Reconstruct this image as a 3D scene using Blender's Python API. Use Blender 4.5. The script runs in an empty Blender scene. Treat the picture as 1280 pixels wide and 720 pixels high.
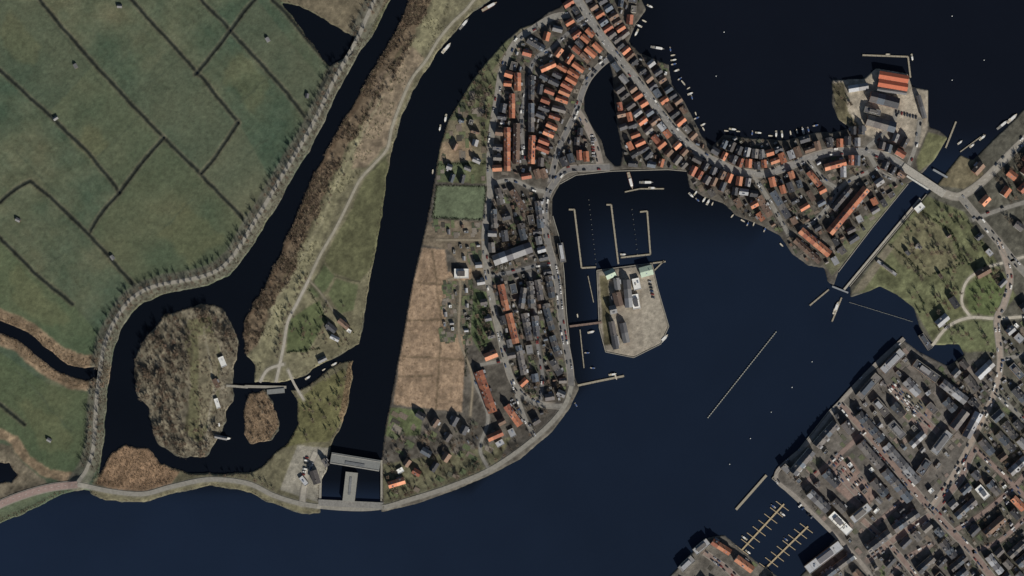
import bpy, math, random
import numpy as np
from mathutils import Vector
random.seed(7)
MX=100; W=1280+2*MX; H=720+2*MX
XX,YY=np.meshgrid(np.arange(W)-MX+0.0,np.arange(H)-MX+0.0)
def vnoise(s,seed,sx=None):
    r=np.random.default_rng(seed); sx=sx or s
    g=r.random((int(H/s)+3,int(W/sx)+3))
    y=np.arange(H)/s; x=np.arange(W)/sx
    yi=y.astype(int); xi=x.astype(int); ty=y-yi; tx=x-xi
    ty=ty*ty*(3-2*ty); tx=tx*tx*(3-2*tx); ty=ty[:,None]; tx=tx[None,:]
    a=g[yi][:,xi]; b=g[yi][:,xi+1]; c=g[yi+1][:,xi]; d=g[yi+1][:,xi+1]
    return (a*(1-tx)+b*tx)*(1-ty)+(c*(1-tx)+d*tx)*ty
def fbm(s,seed,o=4):
    t=0;a=1;tot=0
    for i in range(o):
        t=t+a*vnoise(max(s/2**i,1.01),seed+i*17); tot+=a; a*=0.55
    return t/tot
def blur(m,n=1):
    m=m.astype(float)
    for _ in range(n):
        p=np.pad(m,1,mode='edge')
        m=(p[:-2,1:-1]+2*p[1:-1,1:-1]+p[2:,1:-1])/4
        p=np.pad(m,1,mode='edge')
        m=(p[1:-1,:-2]+2*p[1:-1,1:-1]+p[1:-1,2:])/4
    return m
wx=(fbm(18,101,4)-0.5); wy=(fbm(18,202,4)-0.5)
def pmask(poly,warp=0.0):
    px=np.array([p[0] for p in poly],float); py=np.array([p[1] for p in poly],float)
    x0=max(int(px.min())-12+MX,0); x1=min(int(px.max())+13+MX,W); y0=max(int(py.min())-12+MX,0); y1=min(int(py.max())+13+MX,H)
    M=np.zeros((H,W),bool)
    if x1<=x0 or y1<=y0: return M
    x=XX[y0:y1,x0:x1]+warp*wx[y0:y1,x0:x1]; y=YY[y0:y1,x0:x1]+warp*wy[y0:y1,x0:x1]
    m=np.zeros(x.shape,bool); n=len(px)
    for i in range(n):
        xa,ya,xb,yb=px[i],py[i],px[(i+1)%n],py[(i+1)%n]
        if ya==yb: continue
        c=((ya>y)!=(yb>y))&(x<(xb-xa)*(y-ya)/(yb-ya)+xa)
        m^=c
    M[y0:y1,x0:x1]=m
    return M
def ldist(line,rad,warp=0.0):
    D=np.full((H,W),1e6)
    for (xa,ya),(xb,yb) in zip(line[:-1],line[1:]):
        r=rad+8
        x0=max(int(min(xa,xb)-r)+MX,0); x1=min(int(max(xa,xb)+r)+MX,W); y0=max(int(min(ya,yb)-r)+MX,0); y1=min(int(max(ya,yb)+r)+MX,H)
        if x1<=x0 or y1<=y0: continue
        x=XX[y0:y1,x0:x1]+warp*wx[y0:y1,x0:x1]; y=YY[y0:y1,x0:x1]+warp*wy[y0:y1,x0:x1]
        dx,dy=xb-xa,yb-ya; L=dx*dx+dy*dy+1e-9
        t=np.clip(((x-xa)*dx+(y-ya)*dy)/L,0,1)
        D[y0:y1,x0:x1]=np.minimum(D[y0:y1,x0:x1],np.hypot(x-xa-t*dx,y-ya-t*dy))
    return D
def smooth_line(pts,step=4.0):
    P=[np.array(p,float) for p in pts]; out=[]
    P=[2*P[0]-P[1]]+P+[2*P[-1]-P[-2]]
    for i in range(1,len(P)-2):
        n=max(int(np.linalg.norm(P[i+1]-P[i])/step),1)
        for k in range(n):
            t=k/n; a,b,c,d=P[i-1],P[i],P[i+1],P[i+2]
            out.append(tuple(0.5*((2*b)+(-a+c)*t+(2*a-5*b+4*c-d)*t*t+(-a+3*b-3*c+d)*t**3)))
    out.append(tuple(P[-2])); return out

# ------------------------------------------------------------------ land outline (metres, x east / y south)
WEST=[(-130,-130),(545,-130),(489,0),(471,35),(447,70),(428,105),(406,150),(386,190),(364,225),(347,255),(327,290),(307,320),(287,345),(262,357),(235,362),(205,368),(180,378),(165,392),(150,412),(142,440),(136,475),(133,510),(131,545),(127,575),(122,600),(118,614),(105,612),(80,617),(40,638),(0,655),(-130,700)]
TONGUE=[(570,-130),(512,0),(494,40),(469,80),(449,115),(430,150),(412,180),(395,212),(380,245),(367,275),(352,310),(337,345),(318,378),(306,400),(303,420),(308,445),(318,455),(318,478),(340,480),(356,478),(372,474),(400,458),(425,443),(449,430),(455,395),(462,360),(468,320),(475,280),(483,230),(490,190),(500,150),(515,115),(535,85),(555,55),(575,33),(592,13),(612,0),(645,-30),(690,-130)]
L3=[(372,487),(400,470),(425,452),(443,447),(441,470),(436,500),(426,535),(414,558),(410,590),(402,600),(400,628),(400,642),(380,642),(340,628),(300,612),(265,607),(220,615),(180,628),(130,625),(114,616),(118,600),(128,588),(140,568),(155,556),(185,560),(200,578),(235,590),(280,592),(320,587),(338,572),(356,556),(372,530),(370,500),(362,488)]
TOWN=[(745,-130),(712,-5),(700,8),(685,15),(668,28),(650,35),(632,50),(610,75),(590,100),(575,125),(560,150),(550,180),(545,210),(538,250),(530,290),(520,330),(512,370),(505,410),(497,450),(490,490),(482,530),(477,570),(476,640),(520,630),(570,612),(610,595),(650,574),(690,540),(712,510),(724,485),(718,470),(712,430),(708,390),(705,340),(700,300),(691,270),(691,248),(700,230),(720,219),(765,214),(780,213),(835,212),(858,214),(862,235),(880,247),(905,255),(920,270),(950,282),(975,295),(990,318),(1010,332),(1030,335),(1034,352),(1042,358),(1048,340),(1090,285),(1135,230),(1148,222),(1170,198),(1185,172),(1175,163),(1161,158),(1160,112),(1140,108),(1135,92),(1095,85),(1080,98),(1040,100),(1040,130),(1048,150),(1062,160),(1040,165),(1020,165),(980,175),(940,172),(905,168),(890,182),(877,170),(868,150),(855,125),(840,105),(836,80),(815,72),(800,66),(786,52),(795,30),(808,12),(800,-5),(790,-130)]
INLET=[(747,82),(761,76),(765,92),(767,120),(770,150),(778,190),(775,207),(768,207),(757,195),(752,175),(740,158),(731,138),(730,115),(737,98)]
EAST=[(1170,232),(1185,212),(1200,193),(1216,200),(1240,175),(1262,155),(1285,130),(1400,60),(1400,840),(990,840),(1000,720),(1020,700),(1045,672),(1000,630),(965,598),(1000,560),(1035,515),(1060,490),(1100,455),(1130,425),(1150,440),(1185,457),(1205,443),(1198,430),(1168,432),(1150,412),(1142,385),(1120,368),(1100,358),(1085,365),(1063,372),(1062,358),(1110,300),(1158,243)]
BLK=[(830,840),(835,722),(860,695),(885,672),(905,668),(950,705),(975,722),(985,840)]
FORT=[(205,395),(225,388),(250,380),(275,385),(288,400),(298,425),(298,450),(290,475),(292,500),(285,515),(275,545),(255,572),(225,570),(197,555),(190,540),(185,510),(173,495),(166,470),(168,450),(180,425),(195,408)]
ISLET=[(308,492),(330,488),(346,512),(349,532),(337,550),(315,556),(304,545),(303,520)]
DOCK=[(746,338),(815,329),(822,360),(836,408),(826,430),(792,447),(757,440),(749,410)]
POND=[(352,2),(375,8),(410,28),(443,46),(441,66),(412,82),(395,58),(372,30)]
CREEK=smooth_line([(-130,370),(-20,402),(20,417),(50,438),(75,457),(100,466),(118,466)])
land=np.zeros((H,W),bool)
for p,w in ((WEST,5),(TONGUE,6),(L3,7),(TOWN,1.2),(EAST,0),(BLK,0),(FORT,10),(ISLET,9),(DOCK,0.8)):
    land|=pmask(p,w)
for p,w in ((INLET,0.5),(POND,6)): land&=~pmask(p,w)
land&=~(ldist(CREEK,12,6)<7)
land&=~pmask([(-10,580),(10,578),(20,592),(14,602),(-10,604)],8)
Z=-2+3.2*blur(land,2)

# ditches
DITCH=[[(20,-60),(50,0),(76,32),(118,80),(160,126),(205,172),(250,216),(312,282)],[(120,-50),(165,0),(215,55),(255,100),(298,153)],
[(220,-40),(252,0),(288,38),(330,84),(360,118),(384,150)],[(350,-60),(322,-5),(305,15),(288,38),(262,72),(245,93)],[(298,153),(280,180),(268,198),(252,216)],
[(-100,0),(0,88),(60,142),(110,190),(150,240)],[(205,172),(180,200),(150,240),(122,272),(112,290)],[(-100,290),(0,252),(20,236),(38,226),(58,242),(112,294),(168,356)],
[(-60,240),(0,297),(45,342),(90,380)],[(340,0),(352,10),(372,34),(395,62),(415,82),(400,110)],[(-100,470),(0,505),(30,530)],[(384,150),(396,158)]]
# ------------------------------------------------------------------ colour painting (albedo classes)
C=np.zeros((H,W,3))
n1=fbm(60,1,5); n2=fbm(14,5,4); n3=fbm(5,9,3); nr=np.random.default_rng(3).random((H,W))
def put(mask,col,amp=0.12,a=1.0,soft=1):
    m=(blur(mask,soft) if soft else mask.astype(float))*a
    v=1+amp*(n2-0.5)*2.2+amp*(n3-0.5)*2.0
    for k in range(3): C[...,k]=C[...,k]*(1-m)+np.clip(col[k]*v,0,255)*m
def stroke(line,wid,col,a=1.0,warp=2,amp=0.1):
    put(ldist(line,wid,warp)<wid/2,col,amp,a,1)
def poly(p,col,warp=3,amp=0.12,a=1.0,soft=1): put(pmask(p,warp),col,amp,a,soft)
put(np.ones((H,W),bool),(72,73,66),0.15,1,0)
poly(WEST,(75,83,67),0,0.06)
t=(n1-0.5); wm=pmask(WEST)
for k,g in enumerate((34,19,13)): C[...,k]+=wm*(t*g*1.6+(n2-0.5)*6)
st=np.sin((XX*0.72-YY*0.70)*0.55+3*n1)*1.4+np.sin((XX*0.72+YY*0.70)*0.16+4*n1)*1.4
C+= (wm*st)[...,None]
parc=[([(118,80),(205,172),(150,240),(60,142)],(80,86,67)),([(215,55),(255,100),(298,153),(252,216),(160,126)],(70,79,65)),([(252,216),(312,282),(345,238),(300,155)],(84,87,71)),([(112,290),(150,240),(205,172),(312,282),(270,335),(168,356)],(75,81,62)),([(0,0),(50,0),(118,80),(60,142),(0,88)],(68,78,64)),([(288,38),(384,150),(410,110),(322,0)],(79,83,68)),([(-90,297),(0,297),(90,380),(130,425),(110,450),(-90,380)],(74,85,62)),([(-90,440),(0,440),(60,480),(112,492),(110,570),(90,595),(40,585),(25,550),(-90,530)],(70,80,57))]
for p,c in parc: poly(p,c,2,0.05,0.55,2)
poly([(345,-90),(540,-90),(488,0),(470,25),(440,44),(410,28),(375,8),(350,0)],(96,88,74),8,0.2,0.9,2)
for p in ([(20,330),(90,400),(60,410),(10,370)],[(110,150),(140,180),(120,210),(90,180)],[(230,250),(280,300),(240,330),(200,290)],[(10,10),(60,60),(30,90),(0,40)],[(300,60),(340,110),(320,140),(280,100)],[(20,500),(80,520),(90,570),(50,560)]):
    poly(p,(90,90,66),25,0.1,0.4,8)
for l in ([(20,120),(70,60)],[(120,200),(180,140)],[(200,290),(240,250)],[(60,330),(110,300)],[(230,70),(180,110)],[(300,200),(340,170)],[(340,90),(300,130)],[(20,460),(90,540)],[(60,20),(130,110)],[(20,190),(90,260)]): stroke(l,1.6,(62,70,58),0.6,6)
for d in DITCH:
    stroke(d,8,(88,84,70),0.45,3,0.2)
    dd=ldist(d,4,2.5); put(dd<1.9,(30,34,32),0.2,0.95,1); Z-=0.9*np.exp(-(dd/1.6)**2)
rd=ldist(CREEK,30,8); put(rd<22,(116,99,82),0.3,0.9,2)
rd=ldist([(-100,520),(0,540),(18,550),(34,574),(60,592),(95,600)],10,10); put(rd<6,(122,105,87),0.3,0.9,2)
poly([(-60,545),(15,556),(30,580),(55,598),(60,612),(20,620),(-60,640)],(100,92,80),8,0.3,0.9,2)
DW=smooth_line([(535,-100),(480,-20),(463,12),(447,48),(428,82),(412,112),(398,142),(384,168),(368,195),(352,221),(335,250),(318,278),(303,303),(290,322),(275,336),(255,345),(228,351),(200,356),(178,364),(160,378),(148,395),(138,412),(130,435),(125,465),(121,500),(119,535),(116,565),(108,588),(98,603)])
dw=ldist(DW,22,4); put(dw<12,(92,91,81),0.2,0.85,2)
# tongue
poly(TONGUE,(100,97,79),0,0.22)
WB=[(570,-130),(512,0),(494,40),(469,80),(449,115),(430,150),(412,180),(395,212),(380,245),(367,275),(352,310),(337,345),(318,378),(306,400),(303,420)]
wb=ldist(WB,60,14); tm=pmask(TONGUE)
put((wb<22)&tm,(104,91,76),0.28,0.9,2); put((wb>26)&(wb<44)&tm,(120,117,94),0.2,0.8,3); put((wb<7)&tm,(84,71,58),0.25,0.8,1)
poly([(480,190),(487,205),(476,280),(466,330),(450,352),(415,340),(405,325),(440,260),(455,225)],(83,84,63),6,0.18)
poly([(405,330),(418,345),(408,362),(396,372),(386,362)],(80,88,64),2,0.15); poly([(420,348),(448,356),(442,388),(425,392),(410,368)],(84,90,66),2,0.15)
poly([(360,400),(400,375),(408,400),(385,440),(358,440)],(78,85,60),3,0.15); poly([(470,100),(510,60),(530,70),(500,130),(485,180),(455,210),(440,210)],(119,106,92),10,0.25,0.8,3)
for l in ([(450,225),(490,190)],[(386,350),(410,385)],[(404,330),(388,362)],[(418,345),(450,352)]): stroke(l,2.2,(60,60,48),0.8,3)
stroke([(480,120),(430,210),(395,290),(350,370),(325,430)],3,(140,136,114),0.5,10,0.2)
stroke([(500,60),(455,150),(415,225),(380,300),(345,365)],2.5,(80,77,60),0.6,10,0.2)
# fort + islet + L3
poly(FORT,(104,99,86),0,0.28); poly([(235,400),(262,395),(275,440),(272,510),(250,555),(230,540),(240,480),(232,430)],(92,91,70),5,0.2)
poly([(248,420),(270,415),(273,450),(270,520),(250,540)],(112,106,90),4,0.2,0.8)
stroke([(205,395),(235,400),(240,440),(228,480),(235,530),(225,565)],4,(68,65,54),0.6,10,0.3)
stroke([(284,483),(268,488),(262,520),(258,560)],2.5,(138,133,120),0.8,4,0.1); stroke([(268,488),(262,450),(255,410)],2,(138,133,120),0.6,4,0.1)
poly(ISLET,(112,97,80),0,0.3); poly(L3,(94,91,74),0,0.2)
poly([(120,605),(130,585),(142,566),(158,556),(185,560),(200,578),(225,590),(215,603),(180,615),(140,612)],(122,102,83),6,0.22)
poly([(345,562),(372,530),(372,500),(395,480),(430,460),(438,475),(425,530),(412,552),(385,552)],(90,89,63),4,0.22)
poly([(372,556),(412,560),(408,600),(398,628),(350,612),(362,580)],(122,119,110),1,0.14)
poly([(436,452),(443,450),(436,500),(428,530),(424,520)],(110,96,76),3,0.25)
# town peninsula
poly(TOWN,(76,73,68),0,0.25)
poly([(668,30),(632,52),(610,77),(590,102),(575,127),(560,152),(550,182),(545,212),(548,228),(608,230),(614,170),(622,110),(640,60),(660,45)],(82,85,65),2,0.22)
poly([(560,150),(600,150),(605,200),(548,205)],(108,99,85),2,0.2,0.7)
poly([(546,232),(607,233),(605,275),(541,272)],(86,95,76),0,0.12); poly([(548,206),(580,204),(585,226),(546,228)],(82,90,68),0,0.15)
poly([(550,178),(590,176),(590,200),(550,202)],(126,110,92),0,0.15,0.8)
poly([(540,275),(606,277),(606,340),(590,350),(560,312),(528,306),(532,285)],(98,90,78),1,0.25)
BR=[(528,309),(556,312),(560,340),(590,335),(582,400),(580,470),(577,516),(492,506),(500,445),(508,400),(516,355)]
poly(BR,(134,116,98),3,0.18)
for l in ([(508,400),(584,400)],[(500,445),(580,450)],[(540,312),(552,400),(545,512)],[(517,352),(560,356)],[(498,470),(540,470)]): stroke(l,2.0,(86,76,62),0.8,3,0.2)
for i in range(9): stroke([(514+i*7,320+i*2),(500+i*9,505)],1.2,(118,102,84),0.5,3,0.2)
poly([(592,360),(608,365),(618,420),(600,440),(588,420)],(72,82,58),2,0.25); poly([(488,510),(530,512),(525,545),(482,545)],(80,87,62),3,0.25)
poly([(560,350),(590,350),(588,420),(556,415)],(86,84,75),1,0.25)
poly([(478,580),(540,570),(600,560),(640,545),(620,585),(540,618),(480,634)],(88,87,70),4,0.25)
poly([(650,35),(670,30),(640,75),(628,95),(615,90)],(104,99,84),3,0.15)
poly(DOCK,(126,120,110),0,0.14); poly([(800,335),(815,332),(833,408),(824,428),(805,436)],(138,132,121),0,0.12)
poly([(749,345),(760,345),(765,430),(755,432)],(82,78,61),2,0.3)
poly([(1040,100),(1080,98),(1095,85),(1135,92),(1140,108),(1160,112),(1160,160),(1150,185),(1120,180),(1090,172),(1062,160),(1048,150)],(136,129,117),0,0.2)
poly([(1040,104),(1055,104),(1060,140),(1075,160),(1060,158),(1046,148)],(88,84,67),2,0.3)
poly([(1040,345),(1030,330),(1075,280),(1125,228),(1138,230),(1090,288)],(92,93,76),0,0.18); poly([(1160,165),(1185,172),(1168,200),(1148,215),(1145,200)],(90,91,68),1,0.18)
# east
poly(EAST,(76,75,68),0,0.25)
poly([(1170,232),(1200,195),(1222,202),(1232,222),(1205,236)],(98,92,75),1,0.2)
poly([(1158,245),(1205,265),(1235,310),(1260,350),(1270,370),(1245,400),(1250,440),(1205,440),(1168,430),(1142,385),(1120,368),(1100,358),(1085,365),(1065,365),(1110,302)],(88,91,68),2,0.25)
poly([(1205,360),(1225,345),(1255,352),(1262,372),(1240,395),(1212,390)],(82,91,62),1,0.15); poly([(1172,422),(1200,404),(1245,402),(1246,438),(1200,436)],(92,97,72),2,0.15)
poly([(1110,310),(1150,265),(1185,290),(1200,330),(1160,345),(1125,330)],(96,94,74),4,0.25)
poly([(1063,368),(1110,303),(1118,308),(1080,362)],(106,101,88),1,0.15)
SE=[(965,598),(1000,560),(1035,515),(1060,490),(1100,455),(1130,425),(1150,440),(1185,457),(1215,450),(1245,450),(1245,500),(1210,570),(1180,640),(1250,740),(1100,780),(1020,700),(1045,672)]
poly(SE,(88,85,81),0,0.2)
poly([(1118,478),(1168,505),(1158,545),(1115,510)],(120,105,99),0,0.08); poly([(1045,575),(1062,570),(1095,620),(1078,642),(1035,602)],(122,106,99),0,0.08)
poly([(1130,487),(1160,505),(1150,530),(1120,505)],(88,92,78),0,0.1,0.6)
poly(BLK,(88,85,80),0,0.2)
C=np.clip(C,4,255)
C*= (1+(nr-0.5)*0.12+(fbm(3,77,2)-0.5)*0.2)[...,None]
# ------------------------------------------------------------------ roads data
ROADS=[]
def road(pts,w,col,cars=0.0,raise_=0,sm=True,line=False):
    l=smooth_line(pts) if sm else pts
    ROADS.append((l,w,col,cars,line))
    if raise_:
        d=ldist(l,22)
        global Z
        Z+=raise_*np.exp(-(d/9.0)**2)*blur(land,3)
    return l
G=(118,116,111); LG=(144,140,131); RB=(118,104,98); DG=(104,103,102)
road(DW[::4]+[DW[-1]],4.6,(128,125,117),0,2.0)
SD=road([(-110,685),(-20,640),(20,622),(60,610),(98,605)],8,(130,114,109),0,2,line=True)
SD2=road([(98,605),(140,614),(180,617),(215,608),(262,599),(310,604),(345,620),(385,631),(440,636),(478,634),(510,625),(560,609),(610,588),(650,562),(680,537),(698,518),(709,500),(714,482)],5.6,(120,118,112),0,2)
road([(714,482),(712,458),(707,430),(702,400),(698,360),(692,330),(684,300),(681,270),(683,247),(692,230),(707,213),(730,210),(762,209)],7,DG,0.5)
TP=road([(640,-60),(600,-10),(583,12),(566,28),(548,50),(533,75),(514,100),(500,132),(490,160),(484,186),(468,205),(450,225),(435,255),(420,285),(400,320),(386,350)],3.2,(134,130,118),0,0.5)
road([(386,350),(372,378),(360,402),(355,430),(350,455),(345,478)],3.4,LG)
road([(355,455),(335,462),(325,478)],3.4,LG); road([(360,462),(368,480),(380,500)],3,LG)
road([(386,350),(400,365),(418,390),(430,405)],2.2,(106,101,88))
MR=road([(670,-60),(715,-10),(735,20),(755,50),(775,75),(800,105),(825,140),(850,170),(872,190),(900,205),(925,215),(955,217),(985,208),(1010,198),(1040,190),(1080,190),(1110,197),(1135,212)],8.5,(116,115,113),0.35,line=True)
road([(1176,240),(1195,246),(1210,240),(1230,225),(1255,200),(1280,175),(1340,115)],8,(134,130,122),0.1,line=True)
road([(1200,245),(1225,275),(1250,305),(1280,340),(1350,410)],7,G,0.3)
WS=road([(712,18),(690,22),(668,35),(650,47),(637,65),(627,90),(622,120),(617,150),(613,180),(612,215),(613,240),(608,270),(606,300),(608,335),(612,360),(618,390),(625,420),(632,450),(640,475),(655,495),(675,505),(703,508)],6,G,0.4)
road([(765,70),(750,82),(736,98),(728,115),(720,140),(708,165),(697,190),(688,228)],6,DG,0.5); road([(722,140),(735,160),(745,185),(750,205)],7,(128,120,113),0.5)
road([(612,230),(640,225),(665,236),(683,240)],5,G,0.3); road([(608,345),(640,340),(670,332),(692,330)],4.5,DG,0.4)
road([(662,340),(668,380),(672,430),(678,470),(675,505)],4,DG,0.5); road([(655,200),(652,150),(658,110),(668,75),(690,60),(712,40),(738,25)],4.5,DG,0.5)
road([(560,350),(575,352),(574,420),(590,470),(588,520)],2.5,(120,112,98)); road([(606,300),(575,300),(545,300)],2.5,(120,112,98))
road([(590,470),(610,520),(600,560),(612,588)],4,G,0.2); road([(632,450),(600,456)],4,G,.3); road([(640,475),(655,520),(668,545)],5,G,.5)
for p in ([(940,218),(955,240),(970,265),(985,292)],[(1010,200),(1030,225),(1045,240),(1020,275),(1000,285)],[(1085,192),(1100,215),(1120,225)],[(1045,240),(1062,225),(1085,215)],[(1080,188),(1110,160),(1120,135),(1100,118)],[(1135,208),(1145,180),(1150,150)]): road(p,5,G,0.5)
road([(1055,362),(1100,308),(1150,248)],2.6,LG)
PW=(158,153,142)
road([(1165,432),(1185,408),(1212,397),(1245,398),(1290,395)],3.6,PW,.1); road([(1212,395),(1202,378),(1208,352),(1230,336),(1262,326),(1290,318)],3.2,PW)
road([(1248,300),(1262,345),(1255,380),(1246,400),(1250,450),(1243,490),(1225,530),(1205,570),(1185,605),(1160,640)],6.5,(136,126,117),0.5)
road([(1130,423),(1092,458),(1048,505),(1008,555),(970,594),(998,624),(1048,674),(1085,715),(1130,790)],5,(126,121,115),0.2)
road([(1050,505),(1090,548),(1130,598),(1168,642),(1215,690),(1270,760)],8,RB,0.6,sm=False)
road([(1085,700),(1120,672),(1165,642),(1200,600),(1218,560)],7,RB,0.5,sm=False); road([(1008,602),(1042,575),(1080,540)],5.5,RB,.6,sm=False); road([(1095,655),(1140,615)],5.5,RB,.6,sm=False); road([(1078,650),(1120,690),(1160,740)],6,RB,.5)
road([(1218,560),(1260,600),(1310,650)],5.5,RB,.5); road([(1190,665),(1230,640),(1275,600),(1300,560)],5.5,RB,.5); road([(1215,690),(1250,675),(1290,640)],5,RB,.5); road([(1243,490),(1275,520),(1320,560)],5,G,.5);road([(1250,450),(1290,440),(1340,420)],5,G,.5);road([(1100,740),(1130,700),(1165,680)],5,RB,.5)
road([(1112,484),(1150,520),(1172,540)],6,RB,0.3,sm=False); road([(1044,588),(1082,630)],6,RB,0.2,sm=False)
road([(880,690),(910,712),(940,740)],6,RB,.5); road([(1215,275),(1250,262),(1290,250)],5,G,.5)
road([(395,565),(385,590),(380,612),(378,630)],6,LG,0.5)
Zs=Z
def zat(x,y):
    i=min(max(int(round(y+MX)),0),H-1); j=min(max(int(round(x+MX)),0),W-1); return float(Zs[i,j])
RM=np.zeros((H,W),bool); occ=~(blur(land,2)>0.9)
for l,w,c,k,_ in ROADS:
    d=ldist(l,w); occ|=d<w/2+0.8; RM|=d<w/2+1.8
    put(d<w/2+1.2,tuple(0.88*v for v in c),0.1,0.6,1)
Z+= (fbm(4,55,3)-0.5)*0.5*blur(~RM,1)*(blur(land,2)>0.97)

K=0.80
def lin(c):
    c=np.asarray(c,float)/255; return np.where(c<0.04045,c/12.92,((c+0.055)/1.055)**2.4)
# ------------------------------------------------------------------ materials
def mat(name,col,rough=0.85,var=0.25,scale=0.5,objvar=0.0,spec=0.3,bump=0.0,metal=0):
    m=bpy.data.materials.new(name); m.use_nodes=True; nt=m.node_tree; b=nt.nodes['Principled BSDF']
    c=tuple(lin(col)/K)
    b.inputs['Roughness'].default_value=rough; b.inputs['Specular IOR Level'].default_value=spec; b.inputs['Metallic'].default_value=metal
    tc=nt.nodes.new('ShaderNodeNewGeometry'); n=nt.nodes.new('ShaderNodeTexNoise'); n.inputs['Scale'].default_value=scale; n.inputs['Detail'].default_value=5
    nt.links.new(tc.outputs['Position'],n.inputs['Vector'])
    mr=nt.nodes.new('ShaderNodeMapRange'); mr.inputs[1].default_value=0.25; mr.inputs[2].default_value=0.75; mr.inputs[3].default_value=1-var; mr.inputs[4].default_value=1+var
    nt.links.new(n.outputs['Fac'],mr.inputs[0]); val=mr.outputs[0]
    if objvar:
        oi=nt.nodes.new('ShaderNodeObjectInfo'); m2=nt.nodes.new('ShaderNodeMapRange'); m2.inputs[3].default_value=1-objvar; m2.inputs[4].default_value=1+objvar
        nt.links.new(oi.outputs['Random'],m2.inputs[0]); mu=nt.nodes.new('ShaderNodeMath'); mu.operation='MULTIPLY'
        nt.links.new(val,mu.inputs[0]); nt.links.new(m2.outputs[0],mu.inputs[1]); val=mu.outputs[0]
    vm=nt.nodes.new('ShaderNodeVectorMath'); vm.operation='SCALE'; vm.inputs[0].default_value=c[:3]
    nt.links.new(val,vm.inputs['Scale']); nt.links.new(vm.outputs[0],b.inputs['Base Color'])
    return m
def attrmat(name,rough,spec,nscale,var,bump):
    m=bpy.data.materials.new(name); m.use_nodes=True; nt=m.node_tree; b=nt.nodes['Principled BSDF']
    a=nt.nodes.new('ShaderNodeAttribute'); a.attribute_name='Col'
    g=nt.nodes.new('ShaderNodeNewGeometry'); n=nt.nodes.new('ShaderNodeTexNoise'); n.inputs['Scale'].default_value=nscale; n.inputs['Detail'].default_value=6
    nt.links.new(g.outputs['Position'],n.inputs['Vector'])
    mr=nt.nodes.new('ShaderNodeMapRange'); mr.inputs[1].default_value=0.25; mr.inputs[2].default_value=0.75; mr.inputs[3].default_value=1-var; mr.inputs[4].default_value=1+var
    nt.links.new(n.outputs['Fac'],mr.inputs[0])
    vm=nt.nodes.new('ShaderNodeVectorMath'); vm.operation='SCALE'
    nt.links.new(a.outputs['Color'],vm.inputs[0]); nt.links.new(mr.outputs[0],vm.inputs['Scale']); nt.links.new(vm.outputs[0],b.inputs['Base Color'])
    b.inputs['Roughness'].default_value=rough; b.inputs['Specular IOR Level'].default_value=spec
    if bump:
        bp=nt.nodes.new('ShaderNodeBump'); bp.inputs['Strength'].default_value=bump; bp.inputs['Distance'].default_value=1.0
        nt.links.new(n.outputs['Fac'],bp.inputs['Height']); nt.links.new(bp.outputs[0],b.inputs['Normal'])
    return m
def wpos(x,y): return (x-640.0,360.0-y)
def grid_mesh(name,X,Y,Zv,Cv,m):
    h,w=X.shape; me=bpy.data.meshes.new(name)
    co=np.stack([X-640.0,360.0-Y,Zv],-1).reshape(-1,3).astype(np.float32)
    idx=np.arange(h*w).reshape(h,w); q=np.stack([idx[1:,:-1],idx[1:,1:],idx[:-1,1:],idx[:-1,:-1]],-1).reshape(-1,4).astype(np.int32)
    me.vertices.add(len(co)); me.vertices.foreach_set('co',co.ravel())
    me.loops.add(q.size); me.loops.foreach_set('vertex_index',q.ravel())
    me.polygons.add(len(q)); me.polygons.foreach_set('loop_start',np.arange(0,q.size,4,dtype=np.int32))
    me.update(calc_edges=True)
    me.polygons.foreach_set('use_smooth',np.ones(len(q),bool))
    if Cv is not None:
        at=me.color_attributes.new('Col','FLOAT_COLOR','POINT'); cc=np.ones((h*w,4),np.float32); cc[:,:3]=Cv.reshape(-1,3); at.data.foreach_set('color',cc.ravel())
    me.materials.append(m); o=bpy.data.objects.new(name,me); bpy.context.collection.objects.link(o); return o
GM=attrmat('ground_mat',0.95,0.1,0.9,0.15,0.35)
CL=(lin(np.clip(C,0,255))/K)
grid_mesh('ground',XX,YY,Z,CL,GM)
ox,oy=np.meshgrid(np.arange(-3000,4300,20.0),np.arange(-3000,3800,20.0))
ci=np.clip(oy+MX,0,H-1).astype(int); cj=np.clip(ox+MX,0,W-1).astype(int)
oz=Z[ci,cj]-0.5; inside=(ox>-MX+15)&(ox<1280+MX-15)&(oy>-MX+15)&(oy<720+MX-15); oz[inside]=-6
grid_mesh('terrain',ox,oy,oz,CL[ci,cj],GM)
# water
sx,sy=np.meshgrid(np.concatenate([[-9000,-3000,-1000],np.arange(-300,1600,10.0),[3000,9000]]),np.concatenate([[-9000,-3000,-1000],np.arange(-300,1100,10.0),[3000,9000]]))
def ss(a,b,x): t=np.clip((x-a)/(b-a),0,1); return t*t*(3-2*t)
f=np.maximum(ss(595,625,sy),ss(700,760,sx)*ss(225,330,sy)); f=np.maximum(f,ss(-12,12,sy-(636-0.9*(sx-560)))*(sx>560)); f=np.clip(f,0,1)
north=ss(780,860,sx)*(1-ss(150,215,sy))
base=np.array([9,13,20.]); lk=np.array([19,28,43.]); nn=np.array([13,17,26.])
wc=base+(lk-base)*f[...,None]; wc=wc+(nn-wc)*north[...,None]
wc=wc*(1+0.16*ss(0,700,900-sx)*ss(500,720,sy))[...,None]
WM=attrmat('water_mat',0.25,0.2,0.012,0.07,0)
nt=WM.node_tree; b=nt.nodes['Principled BSDF']; g=[n for n in nt.nodes if n.type=='NEW_GEOMETRY'][0]
n=nt.nodes.new('ShaderNodeTexNoise'); n.inputs['Scale'].default_value=0.25; n.inputs['Detail'].default_value=4; nt.links.new(g.outputs['Position'],n.inputs['Vector'])
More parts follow.
